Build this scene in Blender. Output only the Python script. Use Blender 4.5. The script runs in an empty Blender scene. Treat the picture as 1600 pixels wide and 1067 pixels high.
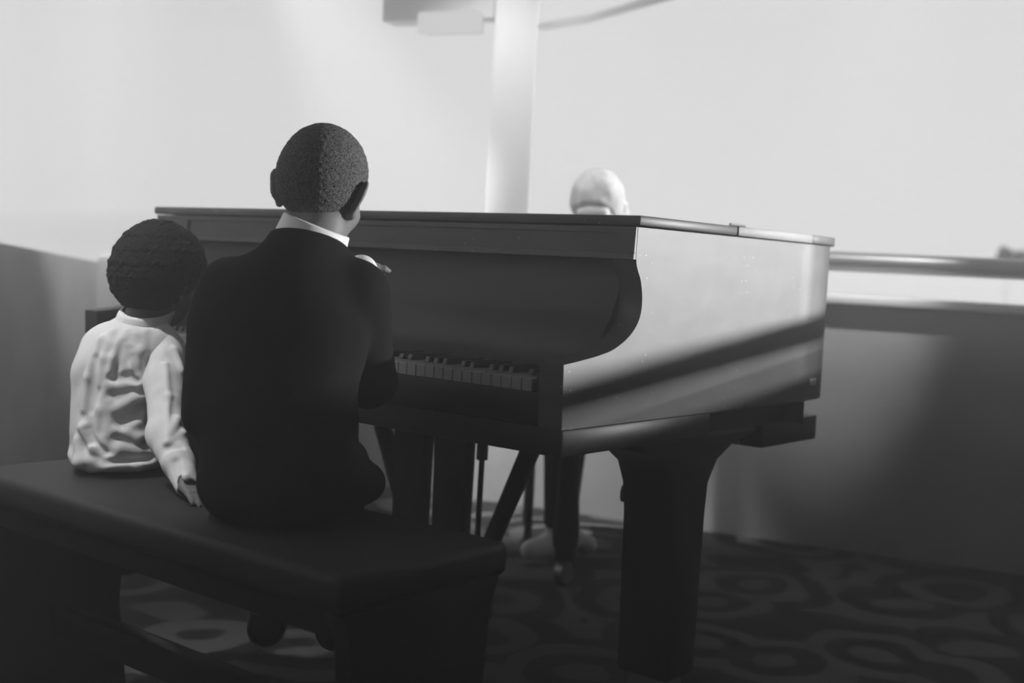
import bpy, bmesh, math, random
import numpy as np
from mathutils import Vector, Matrix
random.seed(4); np.random.seed(4)
SC = bpy.context.scene
COL = SC.collection

# ------------------------------------------------------------------ camera
EYE = 0.9351; FPX = 1913.9; PITCH = 0.0635; ROLL = 0.0514
def cam_axes():
    F = np.array([0, math.cos(PITCH), -math.sin(PITCH)]); U = np.array([0, math.sin(PITCH), math.cos(PITCH)]); R = np.array([1., 0, 0])
    c, s = math.cos(ROLL), math.sin(ROLL)
    return c*R + s*U, c*U - s*R, F
CR, CU, CF = cam_axes()
cd = bpy.data.cameras.new('camera'); cam = bpy.data.objects.new('camera', cd); COL.objects.link(cam)
cam.matrix_world = Matrix(((CR[0], CU[0], -CF[0], 0), (CR[1], CU[1], -CF[1], 0), (CR[2], CU[2], -CF[2], EYE), (0, 0, 0, 1)))
cd.sensor_fit = 'HORIZONTAL'; cd.sensor_width = 36; cd.lens = FPX/1600*36
cd.clip_start = 0.05; cd.clip_end = 500
cd.dof.use_dof = True; cd.dof.focus_distance = 2.2; cd.dof.aperture_fstop = 2.6
SC.camera = cam

# ------------------------------------------------------------------ light, exposure
SC.view_settings.view_transform = 'Standard'; SC.view_settings.look = 'None'
SC.view_settings.exposure = 0.0; SC.view_settings.gamma = 1.0; SC.view_settings.use_curve_mapping = False
SC.cycles.use_denoising = True
SC.cycles.max_bounces = 8; SC.cycles.diffuse_bounces = 5; SC.cycles.transparent_max_bounces = 12
SC.cycles.caustics_reflective = False; SC.cycles.caustics_refractive = False
SC.cycles.sample_clamp_indirect = 3.0
w = bpy.data.worlds.new('overcast_sky'); SC.world = w; w.use_nodes = True
bg = w.node_tree.nodes['Background']; bg.inputs[0].default_value = (1, 1, 1, 1); bg.inputs[1].default_value = 0.86
SUN_AZ = math.radians(80); SUN_EL = math.atan(0.068)
def light(name, kind, energy, loc, to=None, **kw):
    l = bpy.data.lights.new(name, kind); l.energy = energy
    for k, v in kw.items(): setattr(l, k, v)
    o = bpy.data.objects.new(name, l); COL.objects.link(o); o.location = loc
    if to is not None:
        o.rotation_euler = (Vector(to) - Vector(loc)).to_track_quat('-Z', 'Y').to_euler()
    return o
sd = Vector((math.sin(SUN_AZ)*math.cos(SUN_EL), math.cos(SUN_AZ)*math.cos(SUN_EL), math.sin(SUN_EL)))
light('sun', 'SUN', 7.6, (6, 4, 3), Vector((6, 4, 3)) - sd, angle=0.012)
SPOTS = [  # spots added out of view for brightness: place, aim, watts, cone degrees, label
    ((-1.20, 4.45, 2.62), (.10, 4.66, .28), 900, 29, 'added unseen spot left of the piano, aimed along the window wall at its foot'),
    ((.05, 3.35, 2.62), (.28, 4.15, 1.16), 120, 30, 'added unseen spot over the middle of the piano, aimed at the person behind it'),
    ((-.30, 3.45, 2.62), (-.06, 4.70, 1.42), 125, 46, 'added unseen spot aimed at the white post between the windows'),
    ((1.00, 3.20, 2.62), (1.15, 4.20, 1.08), 260, 24, 'added unseen spot shining on the wall right of the piano'),
    ((-1.15, 4.00, 2.62), (-1.95, 5.20, 1.12), 420, 32, 'added unseen spot shining on the corner of the low left wall'),
    ((-1.42, 1.75, 2.62), (-.77, 2.28, .76), 170, 31, 'added unseen spot over the bench, left of the camera')]
HAZE = .088

# ------------------------------------------------------------------ helpers
def tag(o, label=None, cat=None, group=None, kind=None):
    for k, v in (('label', label), ('category', cat), ('group', group), ('kind', kind)):
        if v: o[k] = v
    return o
def empty(name, loc=(0, 0, 0), rz=0.0):
    o = bpy.data.objects.new(name, None); COL.objects.link(o); o.location = loc; o.rotation_euler = (0, 0, rz); o.empty_display_size = .1
    return o
def link(name, me, m, parent=None, smooth=False):
    o = bpy.data.objects.new(name, me); COL.objects.link(o)
    if m: me.materials.append(m)
    if parent: o.parent = parent
    if smooth:
        me.polygons.foreach_set('use_smooth', [True]*len(me.polygons))
    me.update()
    return o
def from_bm(name, bm, m, parent=None, smooth=False, bevel=0, segs=2):
    bmesh.ops.recalc_face_normals(bm, faces=bm.faces)
    if bevel:
        es = [e for e in bm.edges if len(e.link_faces) == 2 and e.calc_face_angle(0) > 0.6]
        bmesh.ops.bevel(bm, geom=es, offset=bevel, segments=segs, profile=.5, affect='EDGES', clamp_overlap=True)
    me = bpy.data.meshes.new(name); bm.to_mesh(me); bm.free()
    o = link(name, me, m, parent, smooth)
    if bevel and not smooth:
        me.polygons.foreach_set('use_smooth', [True]*len(me.polygons))
        me.set_sharp_from_angle(angle=math.radians(35))
    return o
def box(bm, a, b):
    x0, x1 = sorted((a[0], b[0])); y0, y1 = sorted((a[1], b[1])); z0, z1 = sorted((a[2], b[2]))
    v = [bm.verts.new(p) for p in ((x0,y0,z0),(x1,y0,z0),(x1,y1,z0),(x0,y1,z0),(x0,y0,z1),(x1,y0,z1),(x1,y1,z1),(x0,y1,z1))]
    for f in ((3,2,1,0),(4,5,6,7),(0,1,5,4),(1,2,6,5),(2,3,7,6),(3,0,4,7)): bm.faces.new([v[i] for i in f])
    return v
def boxes(*bs):
    bm = bmesh.new()
    for a, b in bs: box(bm, a, b)
    return bm
def prism(bm, pts, axis, a, b):
    """closed polygon pts (2-D) extruded along axis between a and b"""
    def P(p, t):
        return {0: (t, p[0], p[1]), 1: (p[0], t, p[1]), 2: (p[0], p[1], t)}[axis]
    va = [bm.verts.new(P(p, a)) for p in pts]; vb = [bm.verts.new(P(p, b)) for p in pts]
    bm.faces.new(va); bm.faces.new(vb[::-1])
    n = len(pts)
    for i in range(n): bm.faces.new((va[i], vb[i], vb[(i+1) % n], va[(i+1) % n]))
def tube(bm, pts, radii, n=14, cap=True):
    pts = [Vector(p) for p in pts]; rings = []
    if not hasattr(radii, '__len__'): radii = [radii]*len(pts)
    up = None
    for i, p in enumerate(pts):
        t = (pts[min(i+1, len(pts)-1)] - pts[max(i-1, 0)]).normalized()
        if up is None:
            up = Vector((0, 0, 1)) if abs(t.z) < .9 else Vector((0, 1, 0))
        a = t.cross(up).normalized(); b = a.cross(t).normalized(); up = b
        rings.append([bm.verts.new(p + (a*math.cos(2*math.pi*k/n) + b*math.sin(2*math.pi*k/n))*radii[i]) for k in range(n)])
    for r0, r1 in zip(rings, rings[1:]):
        for k in range(n): bm.faces.new((r0[k], r0[(k+1) % n], r1[(k+1) % n], r1[k]))
    if cap: bm.faces.new(rings[0][::-1]); bm.faces.new(rings[-1])
def catmull(pts, per=6):
    pts = [np.array(p, float) for p in pts]; out = []
    ext = [2*pts[0]-pts[1]] + pts + [2*pts[-1]-pts[-2]]
    for i in range(1, len(ext)-2):
        p0, p1, p2, p3 = ext[i-1:i+3]
        for k in range(per):
            t = k/per
            out.append(.5*((2*p1)+(-p0+p2)*t+(2*p0-5*p1+4*p2-p3)*t*t+(-p0+3*p1-3*p2+p3)*t**3))
    out.append(pts[-1]); return out

# ------------------------------------------------------------------ materials (all neutral: the picture is black and white)
def mat(name, val, rough=.6, spec=.5, **kw):
    m = bpy.data.materials.new(name); m.use_nodes = True
    b = m.node_tree.nodes['Principled BSDF']
    b.inputs['Base Color'].default_value = (val, val, val, 1); b.inputs['Roughness'].default_value = rough
    b.inputs['Specular IOR Level'].default_value = spec
    for k, v in kw.items(): b.inputs[k].default_value = v
    return m
def N(m, t, **kw):
    n = m.node_tree.nodes.new(t)
    for k, v in kw.items(): setattr(n, k, v)
    return n
def noise_col(m, scale, lo, hi, detail=4, p0=.35, p1=.65, stretch=None):
    nt = m.node_tree; b = nt.nodes['Principled BSDF']
    tc = N(m, 'ShaderNodeTexCoord'); src = tc.outputs['Object']
    if stretch:
        mp = N(m, 'ShaderNodeMapping'); mp.inputs['Scale'].default_value = stretch; nt.links.new(src, mp.inputs[0]); src = mp.outputs[0]
    n = N(m, 'ShaderNodeTexNoise'); n.inputs['Scale'].default_value = scale; n.inputs['Detail'].default_value = detail; nt.links.new(src, n.inputs['Vector'])
    r = N(m, 'ShaderNodeValToRGB'); r.color_ramp.elements[0].position = p0; r.color_ramp.elements[1].position = p1
    r.color_ramp.elements[0].color = (lo, lo, lo, 1); r.color_ramp.elements[1].color = (hi, hi, hi, 1)
    nt.links.new(n.outputs['Fac'], r.inputs[0]); nt.links.new(r.outputs[0], b.inputs['Base Color'])
    return n, r
def bump(m, scale, strength, dist=.002, detail=3):
    nt = m.node_tree; b = nt.nodes['Principled BSDF']
    tc = N(m, 'ShaderNodeTexCoord'); n = N(m, 'ShaderNodeTexNoise'); n.inputs['Scale'].default_value = scale; n.inputs['Detail'].default_value = detail
    nt.links.new(tc.outputs['Object'], n.inputs['Vector'])
    bp = N(m, 'ShaderNodeBump'); bp.inputs['Strength'].default_value = strength; bp.inputs['Distance'].default_value = dist
    nt.links.new(n.outputs['Fac'], bp.inputs['Height']); nt.links.new(bp.outputs[0], b.inputs['Normal'])
M = {}
M['wood'] = mat('varnished_wood', .05, .3, .6)
noise_col(M['wood'], 5, .04, .075, 6, stretch=(1, 1, 6))
M['dusty'] = mat('dusty_varnish', .1, .45, .3)
_n, _r = noise_col(M['dusty'], 7, .072, .112, 8, .3, .7, (1, 1, 3))
# specks of dust and scuffs lying on the varnish
nt = M['dusty'].node_tree; tc = N(M['dusty'], 'ShaderNodeTexCoord'); vo = N(M['dusty'], 'ShaderNodeTexVoronoi'); vo.inputs['Scale'].default_value = 62
nt.links.new(tc.outputs['Object'], vo.inputs['Vector'])
lt = N(M['dusty'], 'ShaderNodeMath', operation='LESS_THAN'); lt.inputs[1].default_value = .085; nt.links.new(vo.outputs['Distance'], lt.inputs[0])
wn = N(M['dusty'], 'ShaderNodeTexNoise'); wn.inputs['Scale'].default_value = 9; nt.links.new(tc.outputs['Object'], wn.inputs['Vector'])
gt = N(M['dusty'], 'ShaderNodeMath', operation='GREATER_THAN'); gt.inputs[1].default_value = .56; nt.links.new(wn.outputs['Fac'], gt.inputs[0])
mu = N(M['dusty'], 'ShaderNodeMath', operation='MULTIPLY'); nt.links.new(lt.outputs[0], mu.inputs[0]); nt.links.new(gt.outputs[0], mu.inputs[1])
mx = N(M['dusty'], 'ShaderNodeMix', data_type='RGBA'); nt.links.new(mu.outputs[0], mx.inputs['Factor']); nt.links.new(_r.outputs[0], mx.inputs['A']); mx.inputs['B'].default_value = (.5, .5, .5, 1)
nt.links.new(mx.outputs['Result'], nt.nodes['Principled BSDF'].inputs['Base Color'])
bump(M['dusty'], 14, .12, .004)
M['black_wood'] = mat('dark_polish', .015, .4, .3)
M['ivory'] = mat('ivory_key', .32, .3)
M['ebony'] = mat('ebony_key', .03, .35)
M['iron'] = mat('dark_metal', .05, .4, .5, Metallic=.2)
M['brass'] = mat('dull_brass', .5, .35, .5, Metallic=.9)
M['bench'] = mat('bench_leather', .025, .6, .3)
M['skin'] = mat('dark_skin', .17, .55, .3); bump(M['skin'], 90, .1, .001)
M['skin_pale'] = mat('pale_skin', .62, .5, .4)
M['hair'] = mat('cropped_hair', .06, .8, .3); noise_col(M['hair'], 420, .012, .17, 3, .4, .62); bump(M['hair'], 420, 1.0, .004, 4)
M['afro'] = mat('curly_hair', .014, .9, .2); bump(M['afro'], 160, .9, .006, 4)
M['hair_glare'] = mat('glare_hair', .5, .7, .3); noise_col(M['hair_glare'], 60, .42, .6, 4, stretch=(1, 1, .2))  # dark hair coloured pale to stand for window glare
M['jacket'] = mat('black_wool', .012, .95, .04); bump(M['jacket'], 400, .3, .001)
M['trousers'] = mat('black_trousers', .022, .9, .15)
M['shirt'] = mat('white_cotton', .74, .9, .15); bump(M['shirt'], 900, .12, .0008)
M['collar'] = mat('white_collar', .85, .85, .2)
M['shoe_black'] = mat('black_shoe', .04, .25, .5)
M['shoe_white'] = mat('white_shoe', .8, .5)
M['knit'] = mat('grey_jumper', .16, .95, .1)
M['eye'] = mat('eye_white', .45, .15); M['iris'] = mat('iris', .02, .1)
M['paint'] = mat('white_paint', .8, .6)
M['header'] = mat('grey_paint', .6, .7)
M['wall'] = mat('plaster_wall', .42, .9, .2); noise_col(M['wall'], 3.2, .38, .46, 5)
M['wall_dark'] = mat('dark_panelled_wall', .06, .8, .2)
M['ceil'] = mat('ceiling_plaster', .25, .9, .2)
M['rail'] = mat('brushed_steel', .22, .45, .5, Metallic=.85)
M['ground'] = mat('pale_terrace', .85, .9, .1)
M['leaf'] = mat('tree_leaf', .10, .8, .2)
M['bark'] = mat('tree_bark', .2, .9, .2)
# clear glass lets the light straight through; frosted strip scatters most of it
def glass(name, through, frost):
    m = bpy.data.materials.new(name); m.use_nodes = True; nt = m.node_tree; nt.nodes.clear()
    out = nt.nodes.new('ShaderNodeOutputMaterial'); tr = nt.nodes.new('ShaderNodeBsdfTransparent'); tr.inputs[0].default_value = (through,)*3 + (1,)
    if frost:
        tl = nt.nodes.new('ShaderNodeBsdfTranslucent'); tl.inputs[0].default_value = (.56, .56, .56, 1)
        mx = nt.nodes.new('ShaderNodeMixShader'); mx.inputs[0].default_value = frost
        nt.links.new(tr.outputs[0], mx.inputs[1]); nt.links.new(tl.outputs[0], mx.inputs[2]); nt.links.new(mx.outputs[0], out.inputs[0])
    else:
        gl = nt.nodes.new('ShaderNodeBsdfGlossy'); gl.inputs['Roughness'].default_value = .02; gl.inputs[0].default_value = (.8, .8, .8, 1)
        mx = nt.nodes.new('ShaderNodeMixShader'); mx.inputs[0].default_value = .004
        nt.links.new(tr.outputs[0], mx.inputs[1]); nt.links.new(gl.outputs[0], mx.inputs[2]); nt.links.new(mx.outputs[0], out.inputs[0])
    return m
M['glass'] = glass('clear_glass', .995, 0)
M['frost'] = glass('frosted_glass', .97, .5)
def emit(name, s):
    m = bpy.data.materials.new(name); m.use_nodes = True; nt = m.node_tree; nt.nodes.clear()
    o = nt.nodes.new('ShaderNodeOutputMaterial'); e = nt.nodes.new('ShaderNodeEmission'); e.inputs[1].default_value = s; nt.links.new(e.outputs[0], o.inputs[0]); return m
M['lamp'] = emit('lit_diffuser', .72)
# patterned carpet: pale scrolls and rings on a dark ground
cm = M['carpet'] = mat('patterned_carpet', .1, .95, .1); nt = cm.node_tree
tc = N(cm, 'ShaderNodeTexCoord'); nz = N(cm, 'ShaderNodeTexNoise'); nz.inputs['Scale'].default_value = 3.5; nz.inputs['Detail'].default_value = 1
nt.links.new(tc.outputs['Object'], nz.inputs['Vector'])
vm = N(cm, 'ShaderNodeMix', data_type='VECTOR'); vm.inputs['Factor'].default_value = .12
nt.links.new(tc.outputs['Object'], vm.inputs['A']); nt.links.new(nz.outputs['Color'], vm.inputs['B'])
v = N(cm, 'ShaderNodeTexVoronoi'); v.inputs['Scale'].default_value = 3.0; nt.links.new(vm.outputs['Result'], v.inputs['Vector'])
ml = N(cm, 'ShaderNodeMath', operation='MULTIPLY'); ml.inputs[1].default_value = 19; nt.links.new(v.outputs['Distance'], ml.inputs[0])
sn = N(cm, 'ShaderNodeMath', operation='SINE'); nt.links.new(ml.outputs[0], sn.inputs[0])
rp = N(cm, 'ShaderNodeValToRGB'); rp.color_ramp.elements[0].position = .45; rp.color_ramp.elements[1].position = .62
rp.color_ramp.elements[0].color = (.022,)*3 + (1,); rp.color_ramp.elements[1].color = (.09,)*3 + (1,)
md = N(cm, 'ShaderNodeMath', operation='MULTIPLY_ADD'); md.inputs[1].default_value = .5; md.inputs[2].default_value = .5; nt.links.new(sn.outputs[0], md.inputs[0])
nt.links.new(md.outputs[0], rp.inputs[0]); nt.links.new(rp.outputs[0], nt.nodes['Principled BSDF'].inputs['Base Color'])

# ------------------------------------------------------------------ room shell
WY = lambda x: 4.69 - .441*(x - .107)              # plan line of the window wall
WD = np.array([-.915, .4035]); WN = np.array([-.4035, -.915])   # along it (to the left), and its normal into the room
XL, XR = -1.9, 4.7
pL = np.array([XL, WY(XL)]); pR = np.array([XR, WY(XR)])
LEND = np.array([-1.45, -2.5])                       # far end of the left wall, behind the camera
H = 2.7
SILL, RAILB, RAILT, HEAD = .885, .967, 1.035, 2.45
def struct(name, bm, m, parent=None, bevel=0):
    o = from_bm(name, bm, m, parent, bevel=bevel)
    if not parent: o['kind'] = 'structure'
    return o
def slab(bm, p, q, t0, t1, z0, z1, n=None):
    """wall piece on plan line p-q, between offsets t0..t1 along its inward normal"""
    p, q = np.array(p, float), np.array(q, float); d = (q-p)/np.linalg.norm(q-p)
    n = np.array([-d[1], d[0]]) if n is None else n
    z0 = z0 if hasattr(z0, '__len__') else (z0, z0); z1 = z1 if hasattr(z1, '__len__') else (z1, z1)
    vs = []
    for zz in (z0, z1):
        for b, t, k in ((p, t0, 0), (q, t0, 1), (q, t1, 1), (p, t1, 0)): vs.append(bm.verts.new((*(b+n*t), zz[k])))
    for f in ((3,2,1,0),(4,5,6,7),(0,1,5,4),(1,2,6,5),(2,3,7,6),(3,0,4,7)): bm.faces.new([vs[i] for i in f])
flr = bmesh.new(); vs = [flr.verts.new((*p, 0)) for p in ((-2.2, -2.6), (4.9, -2.6), (4.9, 2.72), (-2.2, 5.86))]; f = flr.faces.new(vs)
bmesh.ops.extrude_face_region(flr, geom=[f]); bmesh.ops.translate(flr, verts=[v for v in flr.verts][4:], vec=(0, 0, -.1))
struct('floor', flr, M['carpet'])
ce = bmesh.new(); vs = [ce.verts.new((*p, H)) for p in ((-2.2, -2.6), (4.9, -2.6), (4.9, 2.7), (-2.2, 6.0))]; f = ce.faces.new(vs)
bmesh.ops.extrude_face_region(ce, geom=[f]); bmesh.ops.translate(ce, verts=[v for v in ce.verts][4:], vec=(0, 0, .15))
struct('ceiling', ce, M['ceil'])
bm = bmesh.new(); slab(bm, pL, pR, -.16, 0, 0, SILL-.03, WN); struct('wall_back', bm, M['wall'])
bm = bmesh.new(); slab(bm, pL, pR, -.16, 0, HEAD, H, WN); struct('wall_back_upper', bm, M['wall'])
win = empty('window_1', (0, 0, 0)); win['kind'] = 'structure'
bm = bmesh.new(); slab(bm, pL, pL+(pR-pL)*.16, -.16, 0, SILL-.03, SILL, WN); slab(bm, pL+(pR-pL)*.16, pR, -.16, .05, SILL-.03, SILL, WN); from_bm('window_sill', bm, M['paint'], win, bevel=.006)
bm = bmesh.new(); slab(bm, pL, pR, -.12, -.06, HEAD-.05, HEAD, WN); slab(bm, pR-(pR-pL)*.01, pR, -.12, -.06, SILL, HEAD-.05, WN)
from_bm('window_frame', bm, M['paint'], win)
pM = pL + (pR-pL)*.2
bm = bmesh.new(); slab(bm, pL, pM, -.10, -.094, SILL, HEAD-.05, WN); from_bm('clear_pane', bm, M['glass'], win)
bm = bmesh.new(); slab(bm, pM, pR, -.10, -.094, RAILB, HEAD-.05, WN); from_bm('clear_pane', bm, M['glass'], win)
bm = bmesh.new(); slab(bm, pM, pR, -.10, -.094, SILL, RAILB, WN); from_bm('frosted_pane', bm, M['frost'], win)['label'] = 'low frosted glass strip under the rail'
# handrail along the sill
hr = empty('handrail', (*(pR), SILL)); tag(hr, 'thick pale metal handrail along the window behind the piano', 'handrail')
def rel(o, bm_fn):
    return bm_fn
bm = bmesh.new()
zc = (RAILB+RAILT)/2; a = pL + WN*(-.05); b = pR + WN*(-.05)
tube(bm, [(*(a*(1-t)+b*t - pR), zc-SILL) for t in np.linspace(.34, .99, 8)], .034, 20)
from_bm('rail_tube', bm, M['rail'], hr, smooth=True)
for t in (.35, .97):
    bm = bmesh.new(); q = a*(1-t)+b*t - pR; tube(bm, [(*q, 0), (*q, zc-SILL-.02)], .012, 12); from_bm('post', bm, M['rail'], hr, smooth=True)
# low left wall with a raked top, window above it
zl0, zl1 = .845, .845+.057*np.linalg.norm(LEND-pL)
d = (LEND-pL)/np.linalg.norm(LEND-pL); nL = np.array([-d[1], d[0]]); nL = nL if nL[0] > 0 else -nL
bm = bmesh.new(); slab(bm, pL, LEND, -.14, 0, 0, (zl0, zl1), nL); struct('wall_left', bm, M['wall'])
bm = bmesh.new(); slab(bm, pL, LEND, -.14, 0, HEAD, H, nL); struct('wall_left_upper', bm, M['wall'])
w2 = empty('window_2'); w2['kind'] = 'structure'
bm = bmesh.new(); slab(bm, pL, LEND, -.08, -.074, (zl0, zl1), HEAD, nL); from_bm('clear_pane', bm, M['glass'], w2)
bm = bmesh.new(); slab(bm, pL, LEND, -.11, -.04, HEAD-.05, HEAD, nL); slab(bm, LEND-d*.08, LEND, -.11, -.04, zl1, HEAD-.05, nL); from_bm('window_frame', bm, M['paint'], w2)
bm = bmesh.new(); box(bm, (XR, -2.6, 0), (XR+.15, 2.7, H)); struct('wall_right', bm, M['wall_dark'])
bm = bmesh.new(); box(bm, (-1.7, -2.65, 0), (4.9, -2.5, H)); struct('wall_front', bm, M['wall_dark'])
# white post between the panes, its head and the slanting ceiling edge above
def wp(x, off=0.0): return np.array([x, WY(x)]) + WN*off
pb = bmesh.new(); box(pb, (-.125, 4.655, SILL), (.035, 4.83, H)); struct('trim_1', pb, M['paint'], bevel=.002)
ub = bmesh.new(); slab(ub, wp(-1.42), wp(-.14), -.085, 0, SILL, 1.10, WN); struct('sun_blocker', ub, M['wall'])  # hidden upstand, added to keep sun off the left wall
hb = bmesh.new(); slab(hb, wp(-.555), wp(-.11), -.05, .06, 1.865, 2.05, WN); struct('trim_2', hb, M['paint'], bevel=.002)
sb = bmesh.new(); q0 = wp(-.17, -.3); q1 = wp(.42, -.3)
tube(sb, [(*q0, 1.895), (*(q0*.8+q1*.2), 1.90), (*(q0*.5+q1*.5), 1.925), (*q1, 2.0), (*(q1*1.0+(q1-q0)*1.6), 2.35), (*(q1+(q1-q0)*2.6), 2.69)], [.008, .016, .018, .02, .02, .02], 10); struct('trim_3', sb, M['paint'])
lb = empty('wall_lamp', (*wp(-.26, .10), 1.80)); lb.rotation_euler = (0, 0, math.atan2(-.4035, .915)); tag(lb, 'white box lamp lit at the top of the post by the window', 'lamp')
from_bm('diffuser', boxes(((-.135, -.02, 0), (.135, .02, .085))), M['lamp'], lb, bevel=.012)
from_bm('back_plate', boxes(((-.12, .02, .005), (.12, .05, .08))), M['paint'], lb, bevel=.004)
# added spots, out of view: a canopy on the ceiling, a short stem and a tilted can
for p, t, e, c, lab in SPOTS:
    r = empty('added_spot', (p[0], p[1], H)); tag(r, lab, 'spotlight', 'added spots')
    v = (Vector(t)-Vector(p)).normalized(); q = Vector((0, 0, p[2]-H))
    bm = bmesh.new(); tube(bm, [(0, 0, 0), (0, 0, -.018)], .045, 24); from_bm('canopy', bm, M['paint'], r)
    bm = bmesh.new(); tube(bm, [(0, 0, -.018), tuple(q - v*.02)], .008, 10); from_bm('stem', bm, M['iron'], r)
    bm = bmesh.new(); tube(bm, [q - v*.06, q - v*.05, q + v*.04], [.02, .035, .042], 24); from_bm('spot_can', bm, M['iron'], r)
    bm = bmesh.new(); tube(bm, [q + v*.041, q + v*.044], .036, 24); from_bm('lens', bm, M['lamp'], r)
    light('added_spot_light', 'SPOT', e, tuple(Vector(p)+v*.05), t, spot_size=math.radians(c), spot_blend=.9, shadow_soft_size=.035)
# outside
gr = bmesh.new(); vs = [gr.verts.new(p) for p in ((-150, -40, -.2), (250, -40, -.2), (250, 250, -.2), (-150, 250, -.2))]; gr.faces.new(vs)
struct('ground', gr, M['ground'])

# haze added through the room to lift the dark tones
if HAZE:
    hz = bpy.data.materials.new('added_haze'); hz.use_nodes = True; nt = hz.node_tree; nt.nodes.clear()
    o_ = nt.nodes.new('ShaderNodeOutputMaterial'); vs_ = nt.nodes.new('ShaderNodeVolumeScatter'); vs_.inputs['Density'].default_value = HAZE; vs_.inputs['Anisotropy'].default_value = .25
    vs_.inputs['Color'].default_value = (1, 1, 1, 1); nt.links.new(vs_.outputs[0], o_.inputs['Volume'])
    bm = bmesh.new(); pts = [tuple(p) for p in (pL + WN*.015 + nL*.02, LEND + nL*.02 + np.array((0, .01)), np.array((XR-.01, -2.49)), pR + WN*.02 + np.array((-.02, 0)))]
    prism(bm, pts, 2, .004, H-.004); ho = from_bm('haze', bm, hz); tag(ho, 'thin pale haze added through the whole room to lift the blacks', 'haze', None, 'stuff')

# ------------------------------------------------------------------ implicit surfaces for soft bodies
def A(*p): return np.array(p, np.float64)
def rot(yaw=0, pitch=0, roll=0):
    cy, sy = math.cos(yaw), math.sin(yaw); cp, sp = math.cos(pitch), math.sin(pitch); cr, sr = math.cos(roll), math.sin(roll)
    Z = np.array([[cy, -sy, 0], [sy, cy, 0], [0, 0, 1]]); X = np.array([[1, 0, 0], [0, cp, -sp], [0, sp, cp]]); Y = np.array([[cr, 0, sr], [0, 1, 0], [-sr, 0, cr]])
    return Z @ X @ Y
class Sdf:
    def __init__(s): s.p = []
    def cone(s, a, b, ra, rb, k=.02, mode='u'):
        a, b = A(*a), A(*b)
        def f(P):
            ba = b-a; pa = P-a; h = np.clip((pa@ba)/(ba@ba+1e-12), 0, 1)
            return np.linalg.norm(pa-h[:, None]*ba, axis=1) - (ra+(rb-ra)*h)
        s.p.append((f, k, mode)); return s
    def chain(s, pts, rs, k=.02):
        for i in range(len(pts)-1): s.cone(pts[i], pts[i+1], rs[i], rs[i+1], k)
        return s
    def ell(s, c, r, R=None, k=.02, mode='u'):
        c, r = A(*c), A(*r); R = np.eye(3) if R is None else R
        def f(P):
            q = (P-c)@R; k0 = np.linalg.norm(q/r, axis=1); k1 = np.linalg.norm(q/(r*r), axis=1)+1e-9
            return k0*(k0-1)/k1
        s.p.append((f, k, mode)); return s
    def rbox(s, c, h, rr, R=None, k=.02, mode='u'):
        c, h = A(*c), A(*h)-rr; R = np.eye(3) if R is None else R
        def f(P):
            q = np.abs((P-c)@R)-h
            return np.linalg.norm(np.maximum(q, 0), axis=1)+np.minimum(q.max(axis=1), 0)-rr
        s.p.append((f, k, mode)); return s
    def plane(s, c, n, k=.004, mode='i'):      # keeps the side the normal points away from
        c, n = A(*c), A(*n); n = n/np.linalg.norm(n)
        s.p.append((lambda P: (P-c)@n, k, mode)); return s
    def warp(s, fn): s.p.append((fn, 0, 'w')); return s
    def add(s, o, k=.02, mode='u'): s.p.append((o.ev, k, mode)); return s
    def ev(s, P):
        d = None
        for f, k, mode in s.p:
            e = f(P)
            if d is None: d = e; continue
            if mode == 'w': d = d + e; continue
            if mode == 's': e = -e
            if mode == 'u': h = np.clip(.5+.5*(d-e)/k, 0, 1); d = d*(1-h)+e*h - k*h*(1-h)
            else: h = np.clip(.5-.5*(d-e)/k, 0, 1); d = d*(1-h)+e*h + k*h*(1-h)
        return d
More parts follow.
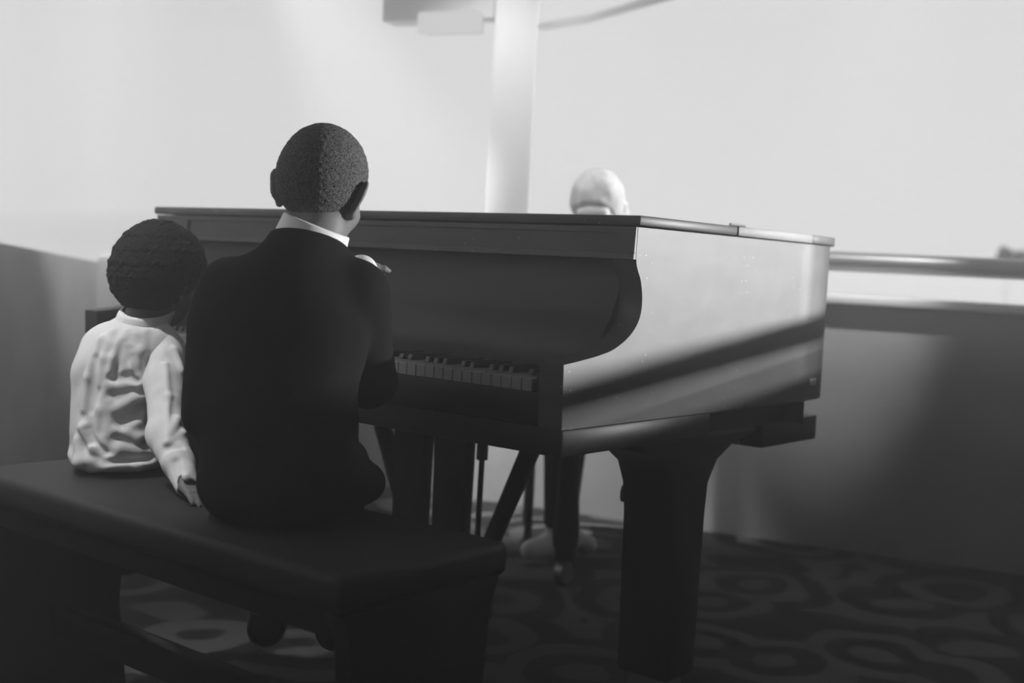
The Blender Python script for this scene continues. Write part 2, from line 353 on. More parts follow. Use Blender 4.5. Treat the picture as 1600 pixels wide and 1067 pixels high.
def mesh_sdf(name, S, lo, hi, h, m, parent=None):
    lo, hi = A(*lo), A(*hi); n = np.ceil((hi-lo)/h/4).astype(int)*4+1
    ax = [lo[i]+h*np.arange(n[i]) for i in range(3)]
    cx = [a[::4] for a in ax]
    C = np.stack(np.meshgrid(*cx, indexing='ij'), -1); cs = C.shape[:3]
    dv = S.ev(C.reshape(-1, 3)).reshape(cs)
    near = np.abs(dv) < h*4*2.6
    V = np.repeat(np.repeat(np.repeat(dv, 4, 0), 4, 1), 4, 2)[:n[0], :n[1], :n[2]].astype(np.float32)
    nb = np.repeat(np.repeat(np.repeat(near, 4, 0), 4, 1), 4, 2)
    dil = near.copy()
    for a in range(3):
        sh = np.roll(near, 1, a); dil |= sh
    # a fine point belongs to the coarse cell on its low side; flag if any corner of that cell is near
    flag = near.copy()
    for i in (0, 1):
        for j in (0, 1):
            for k in (0, 1):
                flag[:cs[0]-i, :cs[1]-j, :cs[2]-k] |= near[i:, j:, k:]
    fl = np.repeat(np.repeat(np.repeat(flag, 4, 0), 4, 1), 4, 2)[:n[0], :n[1], :n[2]]
    idx = np.argwhere(fl)
    for c in range(0, len(idx), 400000):
        ii = idx[c:c+400000]; V[ii[:, 0], ii[:, 1], ii[:, 2]] = S.ev(lo + h*ii)
    V[0] = V[-1] = 1; V[:, 0] = V[:, -1] = 1; V[:, :, 0] = V[:, :, -1] = 1
    ins = V < 0
    c8 = [ins[i:n[0]-1+i, j:n[1]-1+j, k:n[2]-1+k] for i in (0, 1) for j in (0, 1) for k in (0, 1)]
    any_ = c8[0].copy(); all_ = c8[0].copy()
    for c in c8[1:]: any_ |= c; all_ &= c
    act = any_ & ~all_
    cells = np.argwhere(act); vid = np.full(act.shape, -1, np.int64); vid[act] = np.arange(len(cells))
    acc = np.zeros((len(cells), 3)); cnt = np.zeros(len(cells))
    corners = [np.array((i, j, k)) for i in (0, 1) for j in (0, 1) for k in (0, 1)]
    for a in range(8):
        for b in range(a+1, 8):
            if np.abs(corners[a]-corners[b]).sum() != 1: continue
            ca, cb = cells+corners[a], cells+corners[b]
            va = V[ca[:, 0], ca[:, 1], ca[:, 2]]; vb = V[cb[:, 0], cb[:, 1], cb[:, 2]]
            m_ = (va < 0) != (vb < 0); t = np.where(m_, va/(va-vb+1e-12), 0)
            acc[m_] += (ca+(cb-ca)*t[:, None])[m_]; cnt[m_] += 1
    verts = lo + h*acc/np.maximum(cnt, 1)[:, None]
    quads = []
    for axis in range(3):
        o1, o2 = [(1, 2), (2, 0), (0, 1)][axis]
        s0 = [slice(None)]*3; s1 = [slice(None)]*3; s0[axis] = slice(0, -1); s1[axis] = slice(1, None)
        e = ins[tuple(s0)] != ins[tuple(s1)]
        E_ = np.argwhere(e); E_ = E_[(E_[:, o1] > 0) & (E_[:, o2] > 0)]
        if not len(E_): continue
        def cid(d1, d2):
            c = E_.copy(); c[:, o1] -= d1; c[:, o2] -= d2; return vid[c[:, 0], c[:, 1], c[:, 2]]
        q = np.stack([cid(1, 1), cid(0, 1), cid(0, 0), cid(1, 0)], 1)
        fl_ = ~ins[E_[:, 0], E_[:, 1], E_[:, 2]]; q[fl_] = q[fl_][:, ::-1]
        quads.append(q)
    q = np.concatenate(quads)
    me = bpy.data.meshes.new(name); me.from_pydata(verts.tolist(), [], q.tolist())
    return link(name, me, m, parent, True)
def wob(P, f, seed=0):     # cheap smooth noise
    x, y, z = P[:, 0]*f+seed, P[:, 1]*f+seed*1.7, P[:, 2]*f-seed
    return (np.sin(x*1.3+1.1*np.sin(y*.9))*np.sin(y*1.1+1.3*np.sin(z*.8))+np.sin(z*1.2+1.2*np.sin(x*1.1)))*.5
def ray(px, py):
    return CF + CR*(px-800)/FPX + CU*(533.5-py)/FPX
def at_y(px, py, y):
    d = ray(px, py); return A(0, 0, EYE) + d*(y/d[1])
def hit(S, px, py, y0=1.7):
    d = ray(px, py); d = d/np.linalg.norm(d); p = A(0, 0, EYE)+d*(y0/d[1])
    for _ in range(60):
        s = S.ev(p[None])[0]; p = p+d*max(s*.8, -.01)
        if s < .0005: break
    return p

def head(S, H, c, s=1.0, neck=None, ears=True):
    """head on centre c with rotation H (face along local +y), s scale"""
    g = lambda x, y, z: c + H @ (A(x, y, z)*s)
    S.ell(g(0, -.012, .022), A(.0705, .088, .078)*s, H, .01)
    S.ell(g(0, -.03, -.012), A(.062, .06, .062)*s, H, .03)
    S.ell(g(0, .035, -.035), A(.056, .05, .058)*s, H, .025)
    S.ell(g(0, .05, -.075), A(.032, .032, .022)*s, H, .025)
    S.ell(g(0, .066, .022), A(.05, .02, .02)*s, H, .02)
    for sx in (-1, 1):
        S.ell(g(.036*sx, .06, -.03), A(.018, .018, .016)*s, H, .02)
        S.ell(g(.028*sx, .088, -.002), A(.015, .012, .009)*s, H, .012, 's')
    S.cone(g(0, .084, .0), g(0, .099, -.027), .006*s, .011*s, .012)
    for sx in (-1, 1): S.ell(g(.011*sx, .09, -.03), A(.008, .008, .006)*s, H, .006)
    S.ell(g(0, .084, -.052), A(.021, .01, .0055)*s, H, .006); S.ell(g(0, .082, -.062), A(.018, .01, .0055)*s, H, .006)
    S.ell(g(0, .093, -.0565), A(.019, .008, .0015)*s, H, .003, 's')
    if ears:
        for sx in (-1, 1):
            E_ = H @ rot(sx*math.radians(40), 0, sx*math.radians(10)) @ rot(0, math.radians(-12), 0)
            S.ell(g(.0735*sx, -.006, -.018), A(.006, .021, .030)*s, E_, .006)
            S.ell(g(.0790*sx, -.012, -.004), A(.0052, .019, .021)*s, E_, .005)
            S.ell(g(.0815*sx, -.001, -.014), A(.0055, .012, .019)*s, E_, .004, 's')
            S.ell(g(.0700*sx, -.002, -.044), A(.007, .009, .010)*s, H, .006)
    return g
def eyes(g, H, s, parent):
    for sx in (-1, 1):
        S = Sdf().ell(g(.028*sx, .0765, -.003), A(.0115, .0115, .0105)*s, H); c = g(.028*sx, .0765, -.003)
        mesh_sdf('eye', S, c-.016, c+.016, .0016, M['eye'], parent)
        c2 = g(.028*sx, .0862, -.005); S = Sdf().ell(c2, A(.005, .0025, .005)*s, H)
        mesh_sdf('iris', S, c2-.009, c2+.009, .0008, M['iris'], parent)
def hand(S, w_, d, n, s=1.0, curl=.5, side=1):
    """wrist w_, pointing d, back-of-hand normal n; curl bends the fingers towards the palm"""
    w_, d, n = A(*w_), A(*d), A(*n); d = d/np.linalg.norm(d); n = n-d*(n@d); n = n/np.linalg.norm(n); t = np.cross(d, n)*side
    R = np.stack([t, d, n], 1)
    S.cone(w_-d*.02*s, w_+d*.012*s, .017*s, .016*s, .012)
    S.rbox(w_+d*.036*s, A(.029, .033, .0105)*s, .009*s, R, .012)
    for i, (off, L) in enumerate(((-.0225, .050), (-.0075, .058), (.0075, .054), (.022, .042))):
        p = w_+d*.064*s+t*off*s; a = .25*curl; sp = off*4
        for j, (f, r0, r1) in enumerate(((.44, .0078, .0072), (.32, .0072, .0065), (.24, .0065, .0055))):
            a += curl*(.55+.25*j+.06*i); v = (d*math.cos(a)-n*math.sin(a))+t*sp*.35
            q = p+v*L*f*s*1.05; S.cone(p, q, r0*s, r1*s, .004); p = q
    p = w_+d*.018*s-t*.024*s-n*.002*s; v = d*.6-t*.75-n*.25*curl; v = v/np.linalg.norm(v)
    q = p+v*.030*s; S.cone(p, q, .0105*s, .0085*s, .008); v2 = d*.9-t*.25-n*.35*curl; v2 = v2/np.linalg.norm(v2)
    S.cone(q, q+v2*.025*s, .0085*s, .0065*s, .004)
def foot(S, a, d, s=1.0, grow=0.0):
    a, d = A(*a), A(*d); d = d/np.linalg.norm(d)
    S.cone(a+A(0, 0, -.03*s)-d*.02*s, a+A(0, 0, -.042*s)+d*.10*s, .030*s+grow, .024*s+grow, .02)
    S.cone(a+A(0, 0, .005), a+A(0, 0, -.03*s), .027*s+grow, .030*s+grow, .02)

# ------------------------------------------------------------------ grand piano
PO = A(.2271, 2.2531, 0); PYAW = .6818
piano = empty('grand_piano', PO, -PYAW)
tag(piano, 'dark wooden grand piano with closed lid, sunlit on its right side', 'piano')
W_ = 1.475; RB, RT = .654, 1.013
PX = A(math.cos(PYAW), -math.sin(PYAW), 0); PU = A(math.sin(PYAW), math.cos(PYAW), 0)
def pw(x, y, z): return PO + PX*x + PU*y + A(0, 0, z)
def pl(P): P = np.asarray(P)-PO; return A(P@PX, P@PU, P[2])
arm = [(-.213, RB), (-.217, .767)] + [tuple(p) for p in catmull([(-.217, .767), (-.173, .772), (-.116, .78), (-.067, .791), (-.020, .814), (.008, .843), (.015, .876), (.007, .914), (-.012, .95), (-.012, RT)], 5)[1:]]
bent = catmull([(0, .66), (0, .73), (-.015, .83), (-.07, .925), (-.17, 1.0), (-.31, 1.06), (-.47, 1.12), (-.62, 1.19), (-.76, 1.25), (-.92, 1.285), (-1.10, 1.275), (-1.29, 1.22), (-1.43, 1.10), (-W_, .95)], 5)
def inset(path, t):
    out = []
    for i, p in enumerate(path):
        d = path[min(i+1, len(path)-1)]-path[max(i-1, 0)]; d = d/np.linalg.norm(d); out.append(p+np.array([-d[1], d[0]])*t)
    return out
bm = bmesh.new()
prism(bm, arm + [(.66, RT), (.66, RB)], 0, 0, -.052)
prism(bm, arm + [(.95, RT), (.95, RB)], 0, -W_, -W_+.052)
ib = inset(bent, .05)
def ribbon(bm, o, i, z0, z1):
    q = [[bm.verts.new((*p, z)) for p in pth] for pth, z in ((o, z0), (o, z1), (i, z1), (i, z0))]
    for k in range(len(o)-1):
        for a, b in ((0, 1), (1, 2), (2, 3), (3, 0)): bm.faces.new((q[a][k], q[b][k], q[b][k+1], q[a][k+1]))
    bm.faces.new([r[0] for r in q]); bm.faces.new([r[-1] for r in q][::-1])
ribbon(bm, bent, ib, RB, RT)
rim = from_bm('rim', bm, M['dusty'], piano, smooth=True); rim.data.set_sharp_from_angle(angle=math.radians(30))
bm = bmesh.new(); o = [np.array((-.035, .05)), np.array((-.035, .72))] + inset(bent, .036)[2:-2] + [np.array((-W_+.035, .95)), np.array((-W_+.035, .05))]
ribbon(bm, o, inset(o, .05), .604, RB); from_bm('lower_rim', bm, M['black_wood'], piano)
bm = bmesh.new(); box(bm, (-.11, .62, .545), (-.05, .90, .604)); box(bm, (-1.05, .62, .545), (-.11, .70, .604)); from_bm('support_beam', bm, M['black_wood'], piano, bevel=.004)
bm = bmesh.new(); prism(bm, [tuple(p) for p in ([np.array((-.045, .3)), np.array((-.045, .72))]+inset(bent, .045)[2:-2]+[np.array((-W_+.045, .95)), np.array((-W_+.045, .3))])], 2, .64, .65); from_bm('bottom_board', bm, M['black_wood'], piano)
from_bm('key_bed', boxes(((-W_+.004, -.206, .604), (-.004, .30, RB-.001))), M['black_wood'], piano, bevel=.005)
from_bm('key_slip', boxes(((-W_+.055, -.212, RB), (-.054, -.199, .712))), M['black_wood'], piano, bevel=.003)
for x0, x1 in ((-.053, -.076), (-W_+.053, -1.300)):
    from_bm('cheek_block', boxes(((x0, -.197, RB), (x1, -.03, .748))), M['black_wood'], piano, bevel=.006)
from_bm('key_frame', boxes(((-1.299, -.19, RB), (-.077, .03, .706))), M['black_wood'], piano)
# keys
def wkey():
    bm = boxes(((-.0112, -.148, .712), (.0112, .02, .735))); return bm
wk = from_bm('white_key', wkey(), M['ivory'], piano, bevel=.0012, segs=1); wk.location = (0, -.055, 0)
bk = bmesh.new(); prism(bk, [(-.095, .735), (-.090, .746), (.02, .746), (.02, .735)], 0, -.0055, .0055); bk = from_bm('black_key', bk, M['ebony'], piano, bevel=.001, segs=1); bk.location = (0, -.055, 0)
x = -.0895; first = True
for i in range(52):
    k = wk if i == 0 else wk.copy()
    if i: COL.objects.link(k)
    k.location = (x - i*.0235, -.055, 0)
nb = 0
for i in range(51):
    if (i % 7) in (2, 6): continue
    k = bk if nb == 0 else bk.copy()
    if nb: COL.objects.link(k)
    nb += 1
    k.location = (x - (i+.5)*.0235, -.055, 0)
# fallboard with its curved foot
fb = catmull([(-.050, .745), (-.046, .775), (-.030, .81), (.0, .86), (.022, .92), (.03, .99)], 5)
bm = bmesh.new(); prism(bm, [tuple(p) for p in fb] + [(.045, .99), (.045, .745)], 0, -W_+.053, -.053); from_bm('fallboard', bm, M['black_wood'], piano, smooth=False, bevel=0)
# panel under the lid, framed
z0, z1 = .954, 1.013
bm = bmesh.new()
prism(bm, [(-.0145, z0), (-.0135, z1), (-.0122, z1), (-.0122, z0)], 0, -W_, -.0005)
prism(bm, [(-.022, z0), (-.0205, z0+.011), (-.0125, z0+.012), (-.014, z0)], 0, -W_, -.0005)
prism(bm, [(-.0125, z0+.012), (-.0205, z0+.012), (-.0175, z1), (-.0125, z1)], 0, -.037, -.0005)
prism(bm, [(-.0125, z0+.012), (-.0205, z0+.012), (-.0175, z1), (-.0125, z1)], 0, -W_, -1.345)
prism(bm, [(-.0125, 1.003), (-.018, 1.003), (-.0175, z1), (-.0125, z1)], 0, -1.345, -.037)
from_bm('front_panel', bm, M['dusty'], piano, bevel=0)
# lid in two leaves
lo_ = .010
lp = [np.array((lo_, -.022)), np.array((lo_, .72))] + inset(bent, -lo_)[2:-2] + [np.array((-W_-lo_, .95)), np.array((-W_-lo_, -.022))]
def lid_leaf(name, poly):
    bm = bmesh.new(); prism(bm, [tuple(p) for p in poly], 2, 1.0155, 1.034); return from_bm(name, bm, M['dusty'], piano, bevel=.004, segs=2)
lid_leaf('front_lid', [(lo_, -.022), (lo_, .34), (-W_-lo_, .34), (-W_-lo_, -.022)])
lid_leaf('main_lid', [(lo_, .344)] + [tuple(p) for p in lp[1:-1]] + [(-W_-lo_, .344)])
bm = bmesh.new(); tube(bm, [(lo_-.002, .31, 1.0365), (lo_-.002, .37, 1.0365)], .003, 8); from_bm('lid_hinge', bm, M['brass'], piano)
bm = boxes(((-.0005, .735, .69), (.0025, .77, .705))); from_bm('side_plate', bm, M['brass'], piano)['label'] = 'small bright metal plate low on the sunlit side'
# legs
def square_leg(x, y, corbel=True):
    bm = bmesh.new(); h = .062
    prof = [(y-.20, .604), (y-.19, .585), (y-.135, .57), (y-.095, .545), (y-.072, .50), (y-h, .44), (y-h*.86, .10), (y+h*.86, .10), (y+h, .44), (y+.068, .50), (y+.10, .545), (y+.17, .578), (y+.26, .592), (y+.27, .604)]
    prism(bm, prof, 0, x-h, x+h)
    o = from_bm('leg', bm, M['black_wood'], piano, bevel=.006)
    bm = bmesh.new(); box(bm, (x-.04, y-.04, .07), (x+.04, y+.04, .10)); tube(bm, [(x-.014, y, .0335), (x+.014, y, .0335)], .033, 20); box(bm, (x-.02, y-.012, .05), (x+.02, y+.012, .075)); from_bm('caster', bm, M['brass'], o)
    return o
L1 = square_leg(-.085, .275); L2 = square_leg(-W_+.085, .275)
bm = bmesh.new(); tube(bm, [(-.125, .235, .47), (-.158, .225, .47)], [.014, .018], 12); from_bm('leg_bolt', bm, M['iron'], L1)
bm = bmesh.new(); tz = [(.604, .055), (.56, .055), (.55, .042), (.47, .034), (.36, .030), (.25, .034), (.15, .040), (.11, .036), (.10, .03), (.07, .03)]
tube(bm, [(-.862, 1.0, z) for z, r in tz], [r for z, r in tz], 24); L3 = from_bm('leg', bm, M['black_wood'], piano, smooth=True)
bm = bmesh.new(); tube(bm, [(-.876, 1.0, .0335), (-.848, 1.0, .0335)], .033, 20); box(bm, (-.88, .985, .05), (-.844, 1.015, .075)); from_bm('caster', bm, M['brass'], L3)
# pedal lyre
for x0, x1 in ((-.883, -.78), (-.748, -.645)):
    bm = bmesh.new(); c = (x0+x1)/2; hw = (x1-x0)/2
    prism(bm, [(c-hw, .604), (c-hw, .50), (c-hw*.92, .30), (c-hw, .17), (c+hw, .17), (c+hw*.92, .30), (c+hw, .50), (c+hw, .604)], 1, .28, .32); from_bm('lyre_pillar', bm, M['black_wood'], piano, bevel=.004)
from_bm('pedal_box', boxes(((-.93, .24, .075), (-.60, .36, .17))), M['black_wood'], piano, bevel=.006)
bm = bmesh.new(); tube(bm, [(-.609, .3, .604), (-.609, .3, .47)], .014, 12); tube(bm, [(-.609, .3, .47), (-.612, .3, .16)], .007, 12); from_bm('pedal_rod', bm, M['iron'], piano, smooth=True)
for a, b in (((-.425, .3, .604), (-.625, .3, .15)), ((-.985, .3, .604), (-.79, .3, .17))):
    bm = bmesh.new(); tube(bm, [a, b], [.024, .020], 12); from_bm('lyre_brace', bm, M['black_wood'], piano, smooth=True)
for i in range(3):
    bm = bmesh.new(); x_ = -.84+.075*i; prism(bm, [(x_-.012, .25), (x_-.02, .16), (x_-.013, .135), (x_+.013, .135), (x_+.02, .16), (x_+.012, .25)], 2, .085, .095); from_bm('pedal', bm, M['brass'], piano, bevel=.003)

# ------------------------------------------------------------------ bench
bench = empty('piano_bench', pw(-.45, -.585, 0), -PYAW); tag(bench, 'long dark bench with solid ends under the two boys', 'bench')
bx0, bx1, by0, by1 = -.53, .506, -.18, .18
from_bm('seat', boxes(((bx0, by0, .445), (bx1, by1, .5))), M['bench'], bench, bevel=.016, segs=3)
for xx, s in ((bx0+.01, 1), (bx1-.01, -1)):
    bm = bmesh.new(); prism(bm, [(by0+.01, .445), (by0+.03, .40), (by0+.045, .20), (by0+.025, .03), (by0+.02, 0), (by1-.02, 0), (by1-.025, .03), (by1-.045, .20), (by1-.03, .40), (by1-.01, .445)], 0, xx, xx+s*.035)
    from_bm('end_panel', bm, M['black_wood'], bench, bevel=.004)
from_bm('stretcher', boxes(((bx0+.045, -.02, .16), (bx1-.045, .02, .22))), M['black_wood'], bench, bevel=.004)
for y_ in (by0+.03, by1-.045): from_bm('apron', boxes(((bx0+.045, y_, .40), (bx1-.045, y_+.015, .445))), M['black_wood'], bench)

# ------------------------------------------------------------------ the taller boy, back to us, black suit
def big_boy():
    HC = A(-.337, 2.115, 1.052); s = .98
    Hr = rot(math.radians(-13), math.radians(-20), math.radians(7))
    B = Sdf()
    g = head(B, Hr, HC, s)
    B.cone((-.336, 2.105, 1.0), (-.352, 2.07, .93), .047, .052, .02)
    B.cone((-.352, 2.06, .93), (-.37, 2.02, .80), .048, .08, .015)
    B.ell((-.375, 2.03, .80), (.115, .08, .12)); B.ell((-.37, 2.0, .64), (.10, .08, .12)); B.ell((-.362, 1.985, .578), (.11, .095, .07))
    B.cone((-.48, 2.045, .865), (-.268, 2.05, .875), .035, .035)
    B.chain([(-.262, 2.055, .868), (-.245, 2.17, .72), (-.27, 2.12, .900)], [.035, .028, .02])         # right arm, hand raised
    hand(B, (-.264, 2.126, .917), (.2, .97, -.03), (-.1, .05, 1), .64, .7, -1)
    B.chain([(-.475, 2.05, .858), (-.490, 2.16, .70), (-.435, 2.37, .755)], [.035, .028, .02])
    hand(B, (-.43, 2.378, .757), (.30, .95, -.05), (0, .05, 1), .78, .35, -1)
    for sx, kx in ((-1, -.44), (1, -.31)):
        B.chain([(-.362+.062*sx, 1.99, .566), (kx, 2.26, .545), (kx, 2.30, .25)], [.06, .045, .03])
        foot(B, (kx, 2.30, .245), (0, 1, 0), .85)
    body = mesh_sdf('person', B, (-.62, 1.82, .14), (-.15, 2.56, 1.17), .003, M['skin'])
    tag(body, 'taller boy in black suit seated with his back turned, cropped hair', 'person', 'boys on the bench')
    eyes(g, Hr, s, body)
    h = Sdf(); h.ell(g(0, -.012, .022), A(.0735, .0915, .081)*s, Hr, .01); h.ell(g(0, -.032, -.012), A(.0645, .063, .064)*s, Hr, .03)
    h.warp(lambda P: .0008*wob(P, 420) + .0004*wob(P, 900, 2))
    n = Hr @ A(0, .62, -.78); h.plane(g(0, .012, -.034), n, .004)
    n = Hr @ A(0, 1, .1); h.plane(g(0, .062, .05), n, .004)
    mesh_sdf('hair', h, HC-.12, HC+A(.12, .12, .13), .002, M['hair'], body)
    J = Sdf()
    J.ell((-.375, 2.025, .79), (.138, .095, .145)); J.ell((-.372, 1.995, .64), (.128, .098, .14), None, .04); J.ell((-.362, 1.985, .55), (.136, .125, .075), None, .05)
    J.cone((-.470, 2.04, .872), (-.268, 2.048, .880), .050, .050, .03)
    J.cone((-.349, 2.065, .955), (-.36, 2.04, .88), .066, .088, .03)
    J.chain([(-.258, 2.055, .866), (-.250, 2.172, .715), (-.271, 2.125, .878)], [.050, .045, .034], .02)
    J.chain([(-.478, 2.05, .860), (-.490, 2.16, .70), (-.45, 2.33, .745)], [.051, .046, .034], .02)
    J.chain([(-.495, 2.03, .80), (-.505, 2.0, .66)], [.04, .03], .05)
    J.cone((-.285, 1.97, .58), (-.235, 2.04, .555), .05, .035, .03)          # flared hem on the right
    J.cone((-.336, 2.105, 1.0), (-.352, 2.07, .925), .046, .055, .006, 's')
    J.cone((-.348, 2.12, .95), (-.345, 2.20, .90), .04, .045, .01, 's')
    J.plane((-.35, 2.03, .967), (.12, .3, 1), .006)
    J.plane((0, 0, .502), (0, 0, -1), .012)
    J.warp(lambda P: .0022*wob(P, 38, 1)*np.clip((.9-P[:, 2])*6, 0, 1))
    mesh_sdf('jacket', J, (-.62, 1.82, .46), (-.14, 2.42, 1.02), .004, M['jacket'], body)
    c = Sdf(); c.cone((-.338, 2.100, 1.0), (-.354, 2.062, .93), .0575, .064, .004)
    c.cone((-.336, 2.106, 1.0), (-.354, 2.062, .92), .049, .055, .004, 's')
    c.plane((-.327, 2.03, .979), (.34, .0, 1), .003)
    mesh_sdf('shirt_collar', c, (-.44, 1.98, .90), (-.25, 2.18, 1.02), .0022, M['collar'], body)
    c = Sdf(); c.cone((-.271, 2.122, .882), (-.266, 2.118, .909), .029, .028, .004); mesh_sdf('shirt_cuff', c, (-.33, 2.06, .83), (-.21, 2.18, .96), .002, M['collar'], body)
    c = Sdf(); c.cone((-.45, 2.33, .745), (-.436, 2.365, .753), .029, .027, .004); mesh_sdf('shirt_cuff', c, (-.50, 2.28, .70), (-.39, 2.41, .80), .002, M['collar'], body)
    T = Sdf()
    T.ell((-.362, 1.985, .562), (.115, .10, .055))
    for sx, kx in ((-1, -.44), (1, -.31)): T.chain([(-.362+.062*sx, 1.99, .566), (kx, 2.26, .545), (kx, 2.30, .28)], [.062, .052, .042])
    mesh_sdf('trousers', T, (-.56, 1.86, .22), (-.2, 2.38, .66), .004, M['trousers'], body)
    for kx in (-.44, -.31):
        F = Sdf(); foot(F, (kx, 2.30, .245), (0, 1, 0), .85, .006); mesh_sdf('shoe', F, (kx-.06, 2.2, .15), (kx+.06, 2.46, .30), .003, M['shoe_black'], body)
    return body
big_boy()

# ------------------------------------------------------------------ the smaller boy, white shirt
def small_boy():
    HC = A(-.692, 2.40, .876); s = .90
    Hr = rot(math.radians(-24), math.radians(-12), math.radians(6))
    B = Sdf(); g = head(B, Hr, HC, s)
    B.cone((-.70, 2.39, .84), (-.715, 2.365, .78), .036, .038, .02)
    SH = [(-.795, 2.375, .735), (-.665, 2.345, .738)]
    B.cone(SH[0], SH[1], .03, .03); B.cone((-.715, 2.36, .78), (-.735, 2.34, .70), .036, .055, .02)
    B.ell((-.735, 2.35, .665), (.075, .05, .10)); B.ell((-.74, 2.34, .575), (.07, .055, .07))
    B.chain([SH[1], (-.612, 2.20, .59), (-.552, 2.105, .528)], [.028, .022, .017]); hand(B, (-.548, 2.098, .522), (.55, -.75, -.18), (.1, 0, 1), .62, .15, 1)
    B.chain([SH[0], (-.815, 2.44, .62), (-.76, 2.56, .66)], [.028, .022, .017]); hand(B, (-.757, 2.568, .663), (.3, 1, .05), (0, 0, 1), .62, .4, -1)
    for sx, kx in ((-1, -.79), (1, -.68)):
        B.chain([(-.735+.042*sx, 2.34, .554), (kx, 2.54, .53), (kx, 2.565, .29)], [.045, .035, .024]); foot(B, (kx, 2.565, .285), (0.1, 1, 0), .68)
    body = mesh_sdf('person', B, (-.90, 1.98, .2), (-.46, 2.72, 1.0), .003, M['skin'])
    tag(body, 'smaller boy in a loose white shirt on the bench, left of the taller boy', 'person', 'boys on the bench')
    eyes(g, Hr, s, body)
    h = Sdf(); h.ell(g(0, -.014, .022), A(.093, .108, .096)*s, Hr, .01); h.ell(g(0, -.045, -.018), A(.080, .068, .07)*s, Hr, .03)
    h.warp(lambda P: .0022*wob(P, 190) + .0016*wob(P, 380, 3))
    h.plane(g(0, .02, -.02), Hr @ A(0, .75, -.66), .006); h.plane(g(0, .070, .05), Hr @ A(0, 1, -.05), .006)
    mesh_sdf('hair', h, HC-.14, HC+.14, .0025, M['afro'], body)
    S = Sdf()
    S.ell((-.738, 2.345, .675), (.104, .076, .105)); S.cone((-.782, 2.372, .733), (-.675, 2.348, .742), .040, .040, .03)
    S.cone((-.718, 2.36, .785), (-.725, 2.35, .735), .043, .066, .03)
    S.ell((-.745, 2.335, .575), (.090, .084, .075), None, .05); S.ell((-.742, 2.330, .530), (.094, .092, .034), None, .02)
    S.chain([(-.785, 2.375, .728), (-.816, 2.42, .63), (-.77, 2.535, .655)], [.042, .036, .026], .025)
    def fold(pts, r, k=.012, mode='u', dep=0.0, base=S):
        q = [hit(base0, *p) + ray(*p)*dep for p in pts]
        for a, b in zip(q, q[1:]): base.cone(a, b, r, r, k, mode)
    base0 = Sdf(); base0.p = list(S.p)
    # standing folds and the hollows between them
    fold([(205, 512), (178, 560), (158, 640), (150, 690)], .006, dep=.002); fold([(160, 530), (138, 590), (132, 640)], .005, dep=.002)
    fold([(212, 525), (206, 570), (188, 585)], .005, dep=.002); fold([(228, 500), (220, 550), (210, 590)], .006, dep=.003)
    fold([(176, 520), (163, 560), (157, 600)], .005, dep=.003); fold([(170, 630), (168, 680)], .006, dep=.002)
    fold([(175, 604), (215, 600), (240, 606)], .008, dep=.003); fold([(180, 640), (212, 622), (245, 612)], .007, dep=.003)
    fold([(130, 668), (150, 700), (176, 718)], .008, dep=.001); fold([(150, 688), (185, 702), (235, 708)], .010, dep=.002); fold([(140, 735), (165, 728), (215, 728), (240, 722)], .007, dep=.002)
    fold([(124, 690), (124, 722), (135, 738)], .010, dep=.004); fold([(182, 672), (215, 684), (245, 676)], .005, dep=.002)
    for pts, r in ((([(190, 535), (180, 590)]), .006), (([(147, 560), (141, 640)]), .006), (([(200, 545), (196, 585)]), .005), (([(172, 590), (200, 588), (215, 595)]), .006), (([(190, 660), (215, 645), (240, 635), (238, 655)]), .014),
                   (([(137, 672), (142, 690)]), .008), (([(140, 680), (165, 708)]), .004), (([(165, 722), (235, 716)]), .005), (([(205, 558), (214, 580)]), .005), (([(222, 610), (245, 604)]), .006)):
        fold(pts, r*.8, .010, 's', -.006)
    S.cone((-.70, 2.392, .85), (-.717, 2.362, .775), .038, .043, .005, 's')
    S.plane((-.717, 2.37, .795), (.10, -.25, 1), .004)
    S.warp(lambda P: .0012*wob(P, 80, 5))
    S.plane((-.74, 2.33, .503), (0, 0, -1), .012)
    shirt = mesh_sdf('shirt', S, (-.90, 2.2, .46), (-.56, 2.62, .86), .0025, M['shirt'], body)
    R = Sdf()
    R.chain([(-.668, 2.345, .735), (-.648, 2.29, .68), (-.612, 2.20, .590), (-.578, 2.145, .553), (-.547, 2.095, .524)], [.041, .037, .032, .027, .021], .012)
    R.cone((-.632, 2.20, .595), (-.60, 2.17, .57), .020, .018, .02)
    base1 = Sdf(); base1.p = list(R.p); base0.p = list(R.p)
    fold([(258, 570), (262, 620), (262, 680)], .004, .010, 'u', .001, R); fold([(272, 548), (284, 580)], .005, .010, 'u', .002, R)
    fold([(262, 690), (277, 655)], .006, .010, 'u', .001, R); fold([(262, 694), (288, 676)], .005, .008, 'u', .001, R)
    fold([(262, 700), (282, 697)], .006, .008, 's', -.003, R); fold([(275, 720), (283, 760)], .004, .01, 's', -.002, R); fold([(290, 745), (302, 790)], .004, .01, 'u', .001, R)
    R.warp(lambda P: .0012*wob(P, 95, 8))
    R.cone((-.549, 2.098, .526), (-.53, 2.07, .505), .0165, .018, .004, 's')
    mesh_sdf('sleeve', R, (-.76, 2.0, .42), (-.48, 2.45, .81), .0025, M['shirt'], shirt)
    c = Sdf(); c.cone((-.702, 2.388, .822), (-.717, 2.360, .782), .045, .048, .004); c.cone((-.70, 2.392, .84), (-.719, 2.358, .77), .040, .043, .004, 's')
    c.plane((-.71, 2.375, .812), (.10, -.3, 1), .003); mesh_sdf('collar', c, (-.78, 2.29, .76), (-.64, 2.46, .85), .002, M['collar'], shirt)
    T = Sdf(); T.ell((-.738, 2.338, .552), (.085, .078, .05))
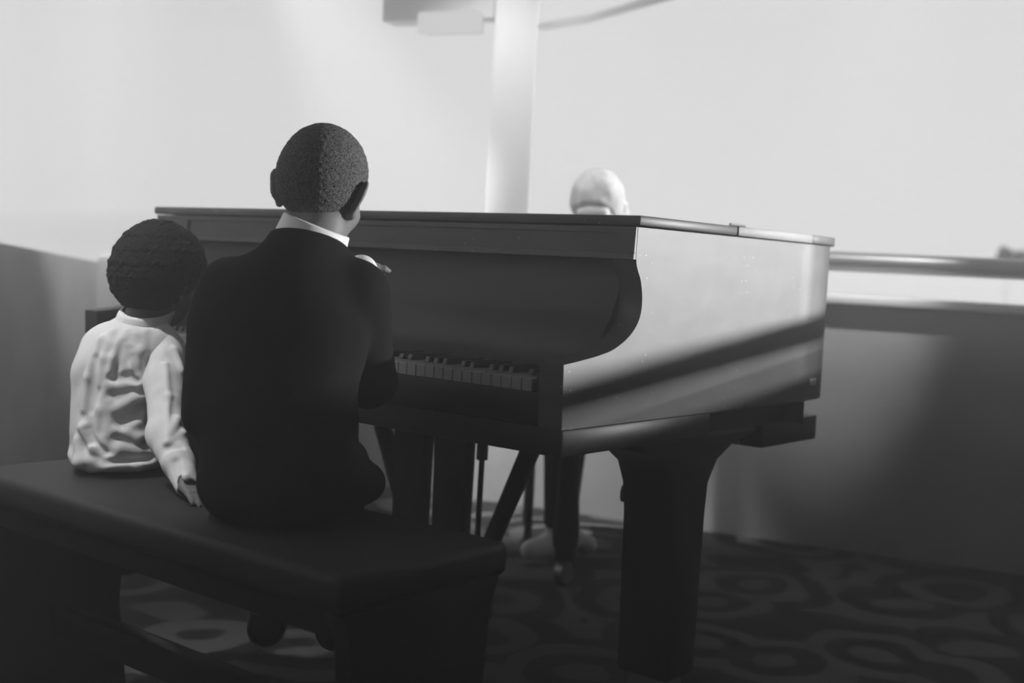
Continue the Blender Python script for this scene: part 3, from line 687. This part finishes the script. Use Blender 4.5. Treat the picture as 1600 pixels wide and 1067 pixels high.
    for sx, kx in ((-1, -.79), (1, -.68)): T.chain([(-.735+.042*sx, 2.34, .554), (kx, 2.54, .53), (kx, 2.565, .31)], [.05, .042, .033])
    mesh_sdf('trousers', T, (-.88, 2.22, .26), (-.6, 2.62, .62), .004, M['trousers'], body)
    for kx in (-.79, -.68):
        F = Sdf(); foot(F, (kx, 2.565, .285), (.1, 1, 0), .68, .006); mesh_sdf('shoe', F, (kx-.06, 2.47, .2), (kx+.07, 2.70, .33), .003, M['shoe_black'], body)
small_boy()

# ------------------------------------------------------------------ person seated behind the piano
def seated():
    HC = A(.262, 4.10, 1.135); s = 1.08; Hr = rot(math.radians(165), math.radians(-34), math.radians(5))
    B = Sdf(); g = head(B, Hr, HC, s)
    B.cone((.268, 4.13, 1.08), (.275, 4.15, .98), .052, .055); B.cone((.10, 4.15, .95), (.45, 4.15, .95), .05, .05)
    B.ell((.275, 4.16, .82), (.15, .10, .18), None, .05); B.ell((.275, 4.18, .58), (.16, .13, .12), None, .05)
    for sx in (-1, 1):
        B.chain([(.275+.18*sx, 4.15, .94), (.275+.20*sx, 4.10, .70), (.275+.07*sx, 3.92, .62)], [.05, .042, .03]); hand(B, (.275+.07*sx, 3.91, .62), (-.3*sx, -1, 0), (0, 0, 1), 1, .4, sx)
    KN = [((.21, 4.17, .55), (.17, 3.84, .50), (.172, 3.85, .10), (-.8, -.6, 0)), ((.34, 4.17, .55), (.215, 3.98, .51), (.20, 3.97, .10), (.75, -.65, 0))]
    for a, b, c, fd in KN: B.chain([a, b, c], [.085, .055, .034]); foot(B, (c[0], c[1], .085), fd, 1.0)
    body = mesh_sdf('person', B, (-.05, 3.65, .0), (.6, 4.36, 1.27), .006, M['skin_pale'])
    tag(body, 'person, hair paled for window glare, in white shoes sitting behind the piano, only head and feet showing', 'person')
    eyes(g, Hr, s, body)
    h = Sdf(); h.ell(g(0, -.016, .024), A(.084, .10, .09)*s, Hr, .01); h.ell(g(0, -.05, -.06), A(.082, .06, .09)*s, Hr, .03); h.warp(lambda P: .003*wob(P, 60))
    h.plane(g(0, .055, .02), Hr @ A(0, 1, -.45), .008); mesh_sdf('hair', h, HC-.24, HC+.16, .005, M['hair_glare'], body)
    J = Sdf(); J.ell((.275, 4.16, .82), (.17, .12, .20), None, .05); J.ell((.275, 4.18, .60), (.175, .145, .11), None, .05); J.cone((.10, 4.15, .945), (.45, 4.15, .945), .06, .06)
    for sx in (-1, 1): J.chain([(.275+.18*sx, 4.15, .94), (.275+.20*sx, 4.10, .70), (.275+.085*sx, 3.95, .62)], [.06, .052, .042])
    J.cone((.268, 4.13, 1.08), (.275, 4.15, .96), .056, .06, .01, 's'); mesh_sdf('jumper', J, (-.02, 3.85, .46), (.58, 4.36, 1.03), .006, M['knit'], body)
    T = Sdf(); T.ell((.275, 4.18, .55), (.165, .135, .08))
    for a, b, c, fd in KN: T.chain([a, b, (c[0], c[1], .13)], [.092, .06, .042])
    mesh_sdf('trousers', T, (-.05, 3.7, .06), (.6, 4.36, .68), .006, M['trousers'], body)
    for a, b, c, fd in KN:
        F = Sdf(); foot(F, (c[0], c[1], .085), fd, 1.0, .008); F.plane((0, 0, .003), (0, 0, -1), .004)
        mesh_sdf('shoe', F, (c[0]-.18, c[1]-.18, -.02), (c[0]+.18, c[1]+.1, .15), .004, M['shoe_white'], body)
    ch = empty('chair', (.275, 4.2, 0)); tag(ch, 'plain dark chair holding the person behind the piano', 'chair')
    from_bm('seat', boxes(((-.21, -.2, .42), (.21, .2, .455))), M['bench'], ch, bevel=.01)
    from_bm('backrest', boxes(((-.2, .185, .60), (.2, .205, .86))), M['bench'], ch, bevel=.008)
    for sx in (-1, 1):
        for y_, top in ((-.18, .42), (.195, .86)):
            bm = bmesh.new(); tube(bm, [(.19*sx, y_, 0), (.19*sx, y_, top)], .014, 12); from_bm('leg', bm, M['iron'], ch, smooth=True)
seated()

# ------------------------------------------------------------------ tree far outside
tr = empty('tree', (15.35, 38.4, -.2)); tag(tr, 'distant round-topped tree seen above the handrail at the right', 'tree')
bm = bmesh.new(); tube(bm, [(0, 0, 0), (.02, 0, 1.0), (-.02, 0, 1.9)], [.05, .04, .03], 8); from_bm('trunk', bm, M['bark'], tr, smooth=True)
S = Sdf()
for i in range(26):
    a = random.random()*6.28; r = random.random()**.5*.5; S.ell((math.cos(a)*r, math.sin(a)*r, 1.95+random.random()*.45-r*.35), (.17, .17, .14), None, .03)
mesh_sdf('crown', S, (-.8, -.8, 1.5), (.8, .8, 2.8), .03, M['leaf'], tr)
